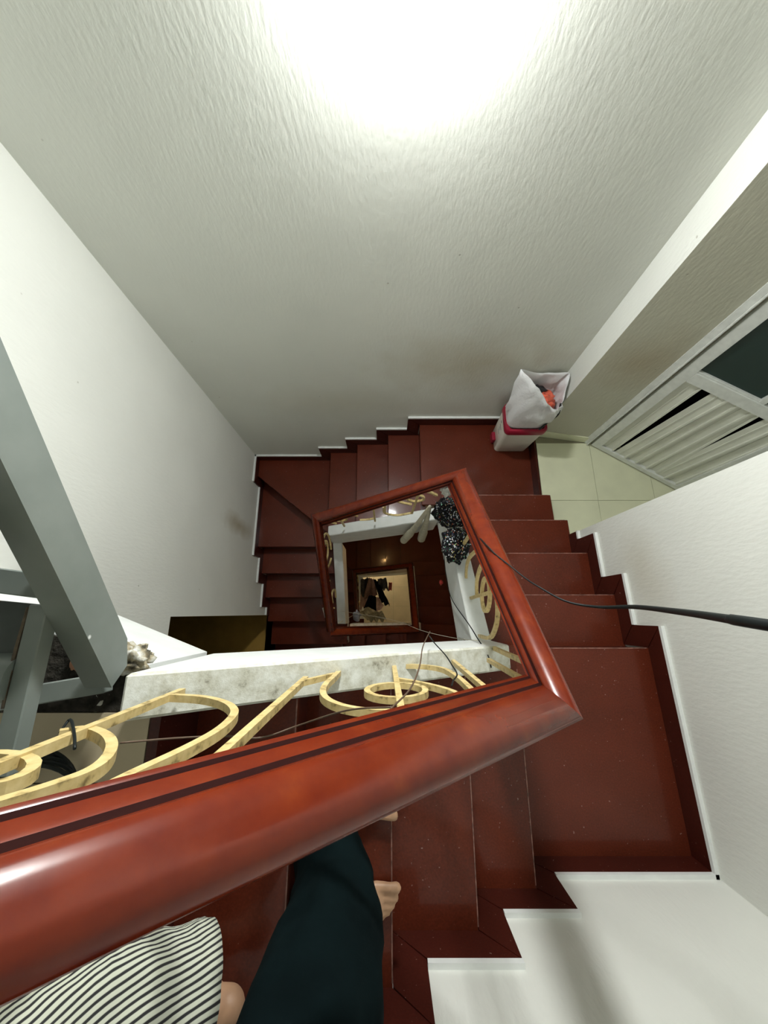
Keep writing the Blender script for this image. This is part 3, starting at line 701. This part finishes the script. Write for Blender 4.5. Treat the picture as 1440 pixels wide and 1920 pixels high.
topr = smooth_path([atY(*c) for c in ctl+[ctl[0]]], 4)[:-1]
n = len(topr)
cx, cy = .985, 1.335
def rimpt(a, e_, h):
    # rounded rectangle by superellipse
    c, s_ = math.cos(a), math.sin(a); k = (abs(c)**5+abs(s_)**5)**(-1/5)
    return V(cx+(.142+e_)*c*k, cy+(.108+e_)*s_*k*.98, h)
angs = []
a0 = math.radians(178); 
for k in range(n): angs.append(a0+2*math.pi*k/n)
rings = []
low = [rimpt(a, -.022, 2.36+.012*noise.noise(Vector((math.cos(a)*3, math.sin(a)*3, 0)))) for a in angs]
rim_ = [rimpt(a, -.012, 2.318) for a in angs]
rings = [low, rim_]
for t in (.15, .3, .45, .6, .75, .9, 1):
    ring = []
    for k in range(n):
        a, b_ = rim_[k], topr[k]; tt = t
        p = a.lerp(b_, tt)
        bul = math.sin(math.pi*tt)*.016; dirv = Vector((math.cos(angs[k]), math.sin(angs[k]), 0))
        w_ = noise.noise(Vector((k*.55, tt*3.2, 4)))*.04*min(1, tt*3)*(1 if tt < 1 else .4)
        p = p+dirv*(bul+w_); p.y = min(p.y, 1.455); p.x = min(p.x, 1.155); ring.append(p)
    rings.append(ring)
bm = bmesh.new(); loft(bm, rings, False, False); o = obj('film', bm, 'bag_white', bg, True)
md = o.modifiers.new('s', 'SOLIDIFY'); md.thickness = .0015
lump('red_contents', None, None, V(1.03, 1.345, 2.16), .10, 'bag_red', (.85, .75, .75), .35, 12, 2, parent=bg)
bm = bmesh.new(); tube(bm, smooth_path([rimpt(math.radians(-62), .012, 2.30), V(1.10, 1.235, 2.22), V(1.125, 1.24, 2.14), V(1.128, 1.29, 2.09)], 5), .007, 8); obj('black_handle', bm, 'bag_black', bg)
lump('black_contents', None, None, V(.985, 1.39, 2.10), .05, 'bag_black', (1.2, .6, .6), .35, 12, 6, parent=bg, sub=3)

# ================================================================== things hung at the corner of the railing
def sequin_bag(label, cen, r, sc, seed):
    root = thing('sequin_bag', label, 'bag', 'glittering bags tied to the railing')
    lump('pouch', None, None, cen, r, 'sequin_cloth', sc, .30, 9, seed, 5, root)
    rnd = random.Random(seed); bm = bmesh.new(); lay = bm.loops.layers.float_color.new('tint')
    cols = [(.75, .75, .78), (.75, .75, .78), (.55, .58, .62), (.35, .4, .42), (.12, .35, .22), (.6, .5, .15), (.5, .16, .1), (.01, .01, .015), (.01, .01, .015), (.01, .01, .015), (.01, .01, .015), (.05, .06, .15)]
    for k in range(1300):
        d = Vector((rnd.gauss(0, 1), rnd.gauss(0, 1), rnd.gauss(0, 1))).normalized()
        n_ = noise.noise(d*9*.25+Vector((seed*3.1, 1.7, seed)))+.5*noise.noise(d*9*.6+Vector((seed, 7, 2)))
        q = d*(1+.30*n_); q = Vector((q.x*sc[0], q.y*sc[1], q.z*sc[2]))*r*1.012+Vector(cen)
        nn = (d+Vector((rnd.uniform(-.6, .6), rnd.uniform(-.6, .6), rnd.uniform(-.6, .6)))).normalized()
        a = nn.orthogonal().normalized(); a.rotate(Matrix.Rotation(rnd.uniform(0, 6), 3, nn)); b_ = nn.cross(a); z_ = rnd.uniform(.0025, .0058)
        f = bm.faces.new([bm.verts.new(q+a*z_*math.cos(t)+b_*z_*.75*math.sin(t)) for t in (0, 1.05, 2.1, 3.14, 4.19, 5.24)])
        c = rnd.choice(cols)
        for lp in f.loops: lp[lay] = (*c, 1)
    o = obj('sequin_scatter', bm, 'sequins', root); o['kind'] = 'stuff'
    bm = bmesh.new(); top = Vector(cen)+Vector((0, 0, r*sc[2]*.8)); tube(bm, [top, top+Vector((.0, .01, .05)), top+Vector((.005, .02, .10))], .006, 6); obj('tie', bm, 'sequin_cloth', root)
sequin_bag('black sequinned pouch hung at the railing corner, above its twin', atY(847, 962, .585), .105, (1.0, .85, .95), 11)
sequin_bag('black sequinned pouch hanging lower on the railing, below its twin', atX(854, 1022, .39), .092, (.8, 1.0, 1.0), 5)
def blob_remesh(name, mat, shapes, parent, vox=.005, smooth_it=4):
    bm = bmesh.new()
    for sh_ in shapes:
        if sh_[0] == 'e':
            _, c, rad, rotm = sh_
            g = bmesh.ops.create_icosphere(bm, subdivisions=3, radius=1)
            for v in g['verts']: v.co = Vector(c)+rotm@Vector((v.co.x*rad[0], v.co.y*rad[1], v.co.z*rad[2]))
        else:
            _, pts, radii, sides = sh_
            tube(bm, pts, 0, sides, radii=radii)
            for p, r_ in ((pts[0], radii[0]), (pts[-1], radii[-1])):
                g = bmesh.ops.create_icosphere(bm, subdivisions=2, radius=r_*.98)
                for v in g['verts']: v.co += Vector(p)
    o = obj(name, bm, mat, parent, True)
    m_ = o.modifiers.new('r', 'REMESH'); m_.mode = 'VOXEL'; m_.voxel_size = vox; m_.use_smooth_shade = True
    if smooth_it: q = o.modifiers.new('s', 'SMOOTH'); q.iterations = smooth_it; q.factor = .5
    return o
I3 = Matrix.Identity(3)
gl = thing('work_gloves', 'pair of limp beige work gloves hanging over the white curb', 'gloves')
g0 = atY(806, 950, .62)
for tipx, tipy, w_ in ((757, 1013, .024), (790, 1010, .026)):
    tip = atY(tipx, tipy, .60); mid = g0.lerp(tip, .5)+Vector((0, -.012, 0))
    blob_remesh('glove', 'glove_beige', [('t', smooth_path([g0, mid, tip], 5), [.012+.5*w_*min(1, k/6)+(w_*.35 if k > 6 else 0) for k in range(11)], 10)], gl, .005)
lump('plastic_bag', 'crumpled clear plastic bag stuffed under the railing corner', 'bag', atY(838, 916, .66), .055, 'plastic_clear', (.6, .7, 1.0), .4, 12, 8)
lump('red_tag', 'small red rag under the white curb of the well', 'rag', atX(827, 1092, .39), .022, 'cloth_red', (.5, .8, 1.3), .4, 10, 3, 3)

# ================================================================== CABLES and wires
def cable(name, label, pts, r, mat, cat='cable', n=6, radii=None):
    bm = bmesh.new(); pp = smooth_path(pts, n)
    if radii:
        rr_ = []
        for i in range(len(pp)):
            t = i/(len(pp)-1)*(len(radii)-1); k = min(int(t), len(radii)-2); rr_.append(radii[k]+(radii[k+1]-radii[k])*(t-k))
        tube(bm, pp, r, 8, radii=rr_)
    else: tube(bm, pp, r, 8)
    return tag(obj(name, bm, mat, None, True), label, cat)
def on_rail(px, py, lift=.0):
    d = ray(px, py); k = (RBR[2]-RF[2])/(RBR[1]-RF[1]); s_ = (RF[2]-k*RF[1]-.014-lift)/(-d.z-k*d.y); return atS(px, py, s_)
cable('black_cable', 'thick black cable running through the air towards the red handrail',
      [Vector((.42, -.28, CZ+.75)), Vector((.36, -.07, CZ+.12)), atS(1470, 1177, .29), atS(1380, 1163, .38), atS(1280, 1148, .55), atS(1190, 1138, .80), atS(1120, 1138, .92), atS(1060, 1127, .98), on_rail(1008, 1099, .012), on_rail(985, 1084, .002), on_rail(955, 1060, .002), on_rail(930, 1040, .002), on_rail(912, 1022, .0), atS(888, 1000, 1.42), atS(860, 990, 1.95)], .004, 'cable_black', radii=[.005, .005, .005, .005, .005, .0047, .0035, .0026, .0024, .0024, .0024, .0024, .0024, .0024, .0024])
cable('black_cable', 'thin black cable trailing down the white curb from the sequinned pouches',
      [atX(833, 1010, .385), atX(833, 1045, .388), atX(838, 1090, .388), atX(848, 1125, .388), atX(880, 1172, .388), atX(896, 1198, .388), atH(908, 1216, 1.55), atH(917, 1234, 1.43), atH(921, 1252, 1.42)], .0024, 'cable_black')
cable('twisted_wire', 'bent brown wire sticking up out of the scroll balusters', [atY(727, 1338, -.14), atY(736, 1326, -.135), atY(770, 1290, -.13), atY(787, 1248, -.11), atY(793, 1212, -.09), atY(806, 1184, -.06)], .0016, 'wire_brown', 'wire')
cable('twisted_wire', 'dark wire looping from the bent brown wire to a curb post', [atY(805, 1192, -.062), atY(815, 1206, -.08), atY(835, 1228, -.105), atY(848, 1248, -.125), atY(857, 1264, -.13), atY(850, 1276, -.132), atY(847, 1286, -.135)], .0016, 'cable_black', 'wire')
cable('loose_wire', 'long thin wire sagging below the cream scrolls', [atY(736, 1326, -.135), atY(650, 1332, -.15), atY(560, 1360, -.20), atY(490, 1383, -.21), atY(420, 1380, -.20), atY(330, 1384, -.19), atY(225, 1393, -.18)], .0014, 'wire_brown', 'wire')
cable('string', 'pale string stretched across the stairwell', [V(.41, -.115, 1.70), atS(850, 1196, 1.9), atS(790, 1182, 2.3), atS(735, 1162, 2.8), atX(640, 1146, -.41)], .0012, 'cloth_cream', 'string')
cable('white_stick', 'thin white stick poking out of the lower railing corner', [atX(634, 1169, -.45), atX(662, 1154, -.38)], .004, 'cloth_cream', 'stick', 2)
cl = thing('cable_coil', 'coil of black cable on the landing tiles below the scrolls', 'cable')
cc = V(-.72, -.33, .87)
for k in range(6):
    bm = bmesh.new(); pts = []
    for q in range(28):
        a = 2*math.pi*q/28; pts.append(cc+Vector((.075*math.cos(a)+.004*k, .05*math.sin(a)-.003*k, .006*k-.02+.008*math.sin(a*2+k))))
    tube(bm, pts, .004, 6, True); obj('loop', bm, 'cable_black', cl, True)
bm = bmesh.new(); tube(bm, smooth_path([onp(112, 1374, PL_F), onp(128, 1366, PL_F)+Vector((0, .012, 0)), onp(136, 1392, PL_F)+Vector((0, .01, 0)), onp(140, 1404, PL_F)], 5), .002, 6); tag(obj('wire_tie', bm, 'cable_black', None, True), 'black wire tie knotted round a cream scroll', 'wire')

# ================================================================== clothes on the lower railing
def sheet(name, label, cat, quad, mat, fold=.02, nf=3, seed=0):
    """quad: four corner Vectors (top-left, top-right, bottom-right, bottom-left)."""
    A, B, D_, E_ = quad; nx, ny = 14, 12; bm = bmesh.new(); g = []
    nrm_ = (B-A).cross(E_-A).normalized()
    for j in range(ny+1):
        row = []
        for i in range(nx+1):
            s_, t = i/nx, j/ny
            p = A.lerp(B, s_).lerp(E_.lerp(D_, s_), t)
            p += nrm_*(fold*math.sin(s_*math.pi*2*nf+seed+t*1.5)*(.3+.7*t)+fold*.6*noise.noise(Vector((s_*3, t*3, seed))))
            p += (B-A)*.06*noise.noise(Vector((seed, t*4, s_)))+(E_-A)*.08*noise.noise(Vector((s_*4, seed, 2)))*t
            row.append(bm.verts.new(p))
        g.append(row)
    for j in range(ny):
        for i in range(nx): bm.faces.new((g[j][i], g[j][i+1], g[j+1][i+1], g[j+1][i]))
    o = obj(name, bm, mat, None, True); md_ = o.modifiers.new('s', 'SOLIDIFY'); md_.thickness = .004
    return tag(o, label, cat, 'laundry on the lower railing')
aS = atS
sheet('garment', 'pale pink garment hung over the lower railing', 'garment', [aS(692, 1083, 5.6), aS(700, 1086, 5.6), aS(708, 1120, 6.3), aS(680, 1122, 6.3)], 'cloth_pink', .03, 2, 1)
sheet('garment', 'black garment hanging beside the pale pink garment', 'garment', [aS(700, 1084, 5.7), aS(708, 1090, 5.7), aS(731, 1136, 6.4), aS(714, 1128, 6.4)], 'cloth_black', .03, 2, 2)
sheet('garment', 'grey garment bunched at the back of the lower railing', 'garment', [aS(708, 1086, 5.6), aS(724, 1084, 5.6), aS(728, 1106, 6.1), aS(711, 1106, 6.1)], 'cloth_grey', .03, 2, 3)
sheet('garment', 'dark green garment below the pale pink one', 'garment', [aS(692, 1116, 5.9), aS(705, 1119, 5.9), aS(706, 1146, 6.4), aS(682, 1140, 6.4)], 'cloth_black', .02, 2, 4)
sheet('garment', 'pinkish white cloth hanging lowest over the tiles', 'garment', [aS(706, 1120, 6.0), aS(712, 1122, 6.0), aS(720, 1136, 6.5), aS(706, 1150, 6.5)], 'cloth_pink', .02, 1, 5)
sheet('garment', 'cream cloth draped along the lower curb', 'garment', [aS(674, 1148, 5.9), aS(690, 1138, 5.9), aS(712, 1150, 6.3), aS(690, 1166, 6.3)], 'cloth_cream', .03, 2, 6)
sheet('garment', 'pale blue plastic bag hanging at the lower railing corner', 'bag', [aS(662, 1150, 4.4), aS(670, 1144, 4.4), aS(680, 1158, 4.6), aS(664, 1165, 4.6)], 'cloth_blue', .03, 1, 7)
sheet('garment', 'red and white rag at the back edge of the lower well', 'rag', [aS(729, 1092, 5.8), aS(735, 1093, 5.8), aS(734, 1108, 6.1), aS(728, 1106, 6.1)], 'cloth_red', .01, 1, 8)
sheet('garment', 'dark jacket bunched against the left side of the lower railing', 'garment', [aS(676, 1086, 5.8), aS(694, 1083, 5.8), aS(692, 1112, 6.3), aS(676, 1118, 6.3)], 'cloth_grey', .04, 2, 12)
sheet('garment', 'faded pink cloth hanging behind the dark jacket', 'garment', [aS(678, 1106, 6.2), aS(694, 1100, 6.2), aS(690, 1138, 6.6), aS(674, 1142, 6.6)], 'cloth_pink', .03, 2, 14)
sheet('garment', 'pale towel crumpled along the front edge of the lower well', 'garment', [aS(690, 1150, 5.6), aS(716, 1146, 5.6), aS(726, 1164, 5.9), aS(694, 1166, 5.9)], 'cloth_cream', .04, 3, 15)
sheet('paper_strip', 'white paper strip hanging outside the dark left handrail', 'paper', [atX(604, 1140, -.56), atX(609, 1138, -.56), atX(616, 1171, -.56), atX(612, 1170, -.56)], 'bag_white', .004, 1, 9)

# ================================================================== PEOPLE
def foot_shapes(heel, yaw, side, pitch=0, L_=.245):
    """heel: sole point under the heel; side +1 = left foot (big toe towards -y local). pitch lifts the heel about the toes."""
    M = Matrix.Rotation(yaw, 3, 'Z')@Matrix.Rotation(pitch, 3, 'Y')
    T = lambda x, y, z: Vector(heel)+M@Vector((x, y*side, z))
    k = L_/.235
    sh = [('e', T(.030, 0, .030), (.036, .031, .031), M), ('e', T(.055, 0, .050), (.038, .030, .042), M), ('e', T(.095, .002, .036), (.055, .032, .033), M),
          ('e', T(.135, .004, .024), (.05, .040, .022), M), ('e', T(.165, .004, .019), (.034, .045, .018), M)]
    toes = [(-.034, .178, .235, .0135), (-.010, .180, .232, .0100), (.009, .178, .224, .0092), (.025, .172, .213, .0086), (.039, .164, .198, .0082)]
    for (y, xa, xb, r_) in toes:
        pts = [T(xa*k-.012, y*.95, .016), T((xa+xb)/2*k, y, .0175), T(xb*k-r_, y, r_+.0005)]
        sh.append(('t', pts, [r_*1.0, r_*.92, r_*1.05], 8))
    return sh, T
def leg_shapes(ankle, knee, hip):
    a, k, h = Vector(ankle), Vector(knee), Vector(hip)
    return [('t', [a, a.lerp(k, .3), a.lerp(k, .65), k, k.lerp(h, .5), h], [.036, .043, .053, .052, .066, .078], 12)]
def person_body(root, feet, knees, hips, lean, yaw, zpel, bent=True):
    shapes = []
    for (heel, yw, side, pitch), kn, hp in zip(feet, knees, hips):
        fs, T = foot_shapes(heel, yw, side, pitch); shapes += fs
        an = T(.045, 0, .085); shapes.append(('t', [T(.045, 0, .04), an], [.034, .034], 10)); shapes += leg_shapes(an, kn, hp)
    pel = Vector(zpel); up = Vector(lean).normalized(); M = Matrix.Rotation(yaw, 3, 'Z')
    rt = M@Vector((0, -1, 0)); fw = M@Vector((1, 0, 0))
    ch = pel+up*.30; nk = pel+up*.49; hd = pel+up*.64
    shapes += [('e', pel, (.10, .155, .11), M), ('e', pel+up*.14, (.095, .135, .14), M), ('e', ch, (.105, .16, .16), M), ('e', ch+up*.11, (.08, .165, .07), M),
               ('t', [ch+up*.12, nk, hd], [.06, .052, .055], 12), ('e', hd, (.092, .074, .11), M), ('e', hd+fw*.07-up*.05, (.035, .045, .05), M),
               ('e', hd+fw*.095-up*.012, (.018, .012, .02), M), ('e', hd+rt*.075, (.018, .01, .03), M), ('e', hd-rt*.075, (.018, .01, .03), M)]
    for sg in (1, -1):
        sd = ch+up*.12+rt*.175*sg; el = sd-up*.29+rt*.03*sg; wr = el+up*.17+fw*.10 if bent else el-up*.22+fw*.09
        shapes.append(('t', [sd, sd.lerp(el, .5), el, el.lerp(wr, .5), wr], [.048, .043, .036, .034, .026], 10))
        hu = up; up = -up if bent else up
        shapes.append(('e', wr-up*.04+fw*.015, (.02, .034, .048), M))
        for q in range(4):
            f0 = wr-up*.075+fw*(.035-.018*q); f1 = f0-up*(.04-.006*abs(q-1)); f2 = f1-up*.03-rt*.012*sg
            shapes.append(('t', [f0, f1, f2], [.009, .0085, .0075], 7))
        th = wr-up*.03+fw*.035; shapes.append(('t', [th, th-up*.03+fw*.02, th-up*.055+fw*.022-rt*.012*sg], [.011, .010, .008], 7)); up = hu
    blob_remesh('body', 'skin', shapes, root, .0052, 3)
    # hair cap, eyes, mouth
    bm = bmesh.new(); g = bmesh.ops.create_icosphere(bm, subdivisions=4, radius=1)
    for v in list(bm.verts):
        c = v.co.copy(); v.co = hd+M@Vector((c.x*.100-.008, c.y*.084, c.z*.115+.012))
        if c.z < .05 and c.x > -.15 or c.z < -.55: bm.verts.remove(v)
    obj('hair', bm, 'hair_black', root, True)
    for sg in (1, -1):
        bm = bmesh.new(); bmesh.ops.create_uvsphere(bm, u_segments=10, v_segments=8, radius=.010); bmesh.ops.translate(bm, verts=bm.verts, vec=hd+fw*.085+rt*.03*sg+up*.01); obj('eye', bm, 'hair_black', root, True)
    bm = bmesh.new(); tube(bm, smooth_path([hd+fw*.100-up*.062+rt*.02, hd+fw*.106-up*.063, hd+fw*.100-up*.062-rt*.02], 3), .004, 6); obj('mouth', bm, 'cloth_red', root)
    # shirt
    bm = bmesh.new(); rings = []
    for (t, a, b_) in ((-.06, .125, .18), (.05, .118, .168), (.18, .118, .162), (.30, .128, .185), (.40, .108, .19), (.455, .07, .10)):
        c = pel+up*t; rings.append([c+M@Vector((a*math.cos(q), b_*math.sin(q), .006*math.sin(5*q))) for q in [2*math.pi*k/32 for k in range(32)]])
    loft(bm, rings, False, False); 
    for sg in (1, -1):
        sd = ch+up*.12+rt*.15*sg; el = sd-up*.24+rt*.05*sg
        tube(bm, [sd, sd.lerp(el, .5), el], 0, 16, radii=[.068, .064, .066], cap=False)
    o = obj('shirt', bm, 'shirt_grey', root, True); md_ = o.modifiers.new('s', 'SOLIDIFY'); md_.thickness = .004
def trouser_leg(root, name, pts, radii, mat, wr=.008, seed=0, uvk=1.0, cuff=None, nseg=60, parent=None):
    """loft along a path with wrinkles; UV x = round the leg."""
    pp = smooth_path(pts, 8); rr_ = []
    for i in range(len(pp)):
        t = i/(len(pp)-1)*(len(radii)-1); k = min(int(t), len(radii)-2); rr_.append(radii[k]+(radii[k+1]-radii[k])*(t-k))
    bm = bmesh.new(); uvl = bm.loops.layers.uv.new('UVMap'); rings = []
    ax = Vector((0, 1, 0))
    for i, p in enumerate(pp):
        t = (pp[min(i+1, len(pp)-1)]-pp[max(i-1, 0)]).normalized(); a = (ax-t*ax.dot(t)).normalized(); b_ = t.cross(a)
        ring = []
        for k in range(nseg):
            q = 2*math.pi*k/nseg
            w_ = wr*(noise.noise(Vector((math.cos(q)*1.6, math.sin(q)*1.6, i*.22+seed)))+.5*noise.noise(Vector((math.cos(q)*3, math.sin(q)*3, i*.5+seed))))
            ring.append(bm.verts.new(p+(a*math.cos(q)+b_*math.sin(q))*(rr_[i]+w_)))
        rings.append(ring)
    for i in range(len(rings)-1):
        for k in range(nseg):
            f = bm.faces.new((rings[i][k], rings[i][(k+1) % nseg], rings[i+1][(k+1) % nseg], rings[i+1][k]))
            for lp, (kk, ii) in zip(f.loops, ((k, i), (k+1, i), (k+1, i+1), (k, i+1))): lp[uvl].uv = (kk/nseg+uvk*ii*.01, ii/len(rings))
    o = obj(name, bm, mat, parent or root, True); md_ = o.modifiers.new('s', 'SOLIDIFY'); md_.thickness = .003; md_.offset = 0
    return o

# --- person in dark trousers, standing on the flight and facing down it
p1 = thing('person', 'barefoot person in dark navy trousers standing on the maroon steps', 'person')
hS = 1.26
rh = Vector((-.200, -.735, CZ-hS)); lh = Vector((-.20, -.505, CZ-hS))
k1, k2 = Vector((-.095, -.53, CZ-hS+.47)), Vector((-.10, -.72, CZ-hS+.47))
h1, h2 = Vector((-.12, -.545, CZ-hS+.86)), Vector((-.12, -.715, CZ-hS+.86))
person_body(p1, [(lh, -.08, 1, 0), (rh, -.10, -1, 0)], [k1, k2], [h1, h2], (.03, 0, 1), 0, (-.12, -.63, CZ-hS+.93))
t1 = trouser_leg(p1, 'trousers', [lh+Vector((.04, 0, .075)), lh+Vector((.055, -.005, .20)), k1+Vector((0, 0, -.1)), k1+Vector((0, 0, .08)), h1, h1+Vector((0, -.04, .1))], [.064, .068, .078, .088, .098, .125], 'trouser_dark', .010, 1)
trouser_leg(p1, 'trouser_leg', [rh+Vector((.025, .0, .085)), rh+Vector((.04, .0, .20)), k2+Vector((0, 0, -.1)), k2+Vector((0, 0, .08)), h2, h2+Vector((0, .04, .1))], [.066, .070, .078, .088, .098, .125], 'trouser_dark', .010, 2, parent=t1)
trouser_leg(p1, 'cuff', [lh+Vector((.038, 0, .07)), lh+Vector((.043, 0, .10)), lh+Vector((.047, 0, .125))], [.068, .0715, .069], 'trouser_dark', .005, 3, parent=t1)

# --- person in striped trousers, climbing the flight
p2 = thing('person', 'barefoot person in black and white striped trousers climbing the steps', 'person')
hq = 1.08
M2 = math.pi-.10
rh2 = Vector((-.278, -.775, CZ-hq+.075)); lh2 = Vector((-.60, -.60, CZ-.90))
kk1, kk2 = Vector((-.66, -.60, CZ-hq+.46)), Vector((-.74, -.56, CZ-.90+.47))
hh1, hh2 = Vector((-.68, -.70, CZ-.90+.84)), Vector((-.68, -.55, CZ-.90+.84))
person_body(p2, [(rh2, M2, 1, .42), (lh2, M2, -1, 0)], [kk1, kk2], [hh1, hh2], (-.10, 0, 1), math.pi, (-.70, -.62, CZ-.90+.92))
ank = rh2+Vector((-.035, .0, .085))
LG = lambda t: ank.lerp(kk1, t)
t2 = trouser_leg(p2, 'trousers', [LG(.06)+Vector((-.028, .055, -.02)), LG(.35)+Vector((-.04, .05, -.01)), LG(.72)+Vector((-.02, 0, 0)), kk1+Vector((-.03, .01, .06)), hh1, hh1+Vector((0, .04, .1))], [.105, .098, .098, .102, .11, .13], 'stripe_cloth', .012, 5)
trouser_leg(p2, 'trouser_leg', [lh2+Vector((-.05, .0, .09)), lh2+Vector((-.06, .0, .2)), kk2+Vector((0, 0, -.1)), kk2+Vector((0, 0, .08)), hh2, hh2+Vector((0, -.04, .1))], [.08, .085, .09, .098, .108, .13], 'stripe_cloth', .010, 6, parent=t2)
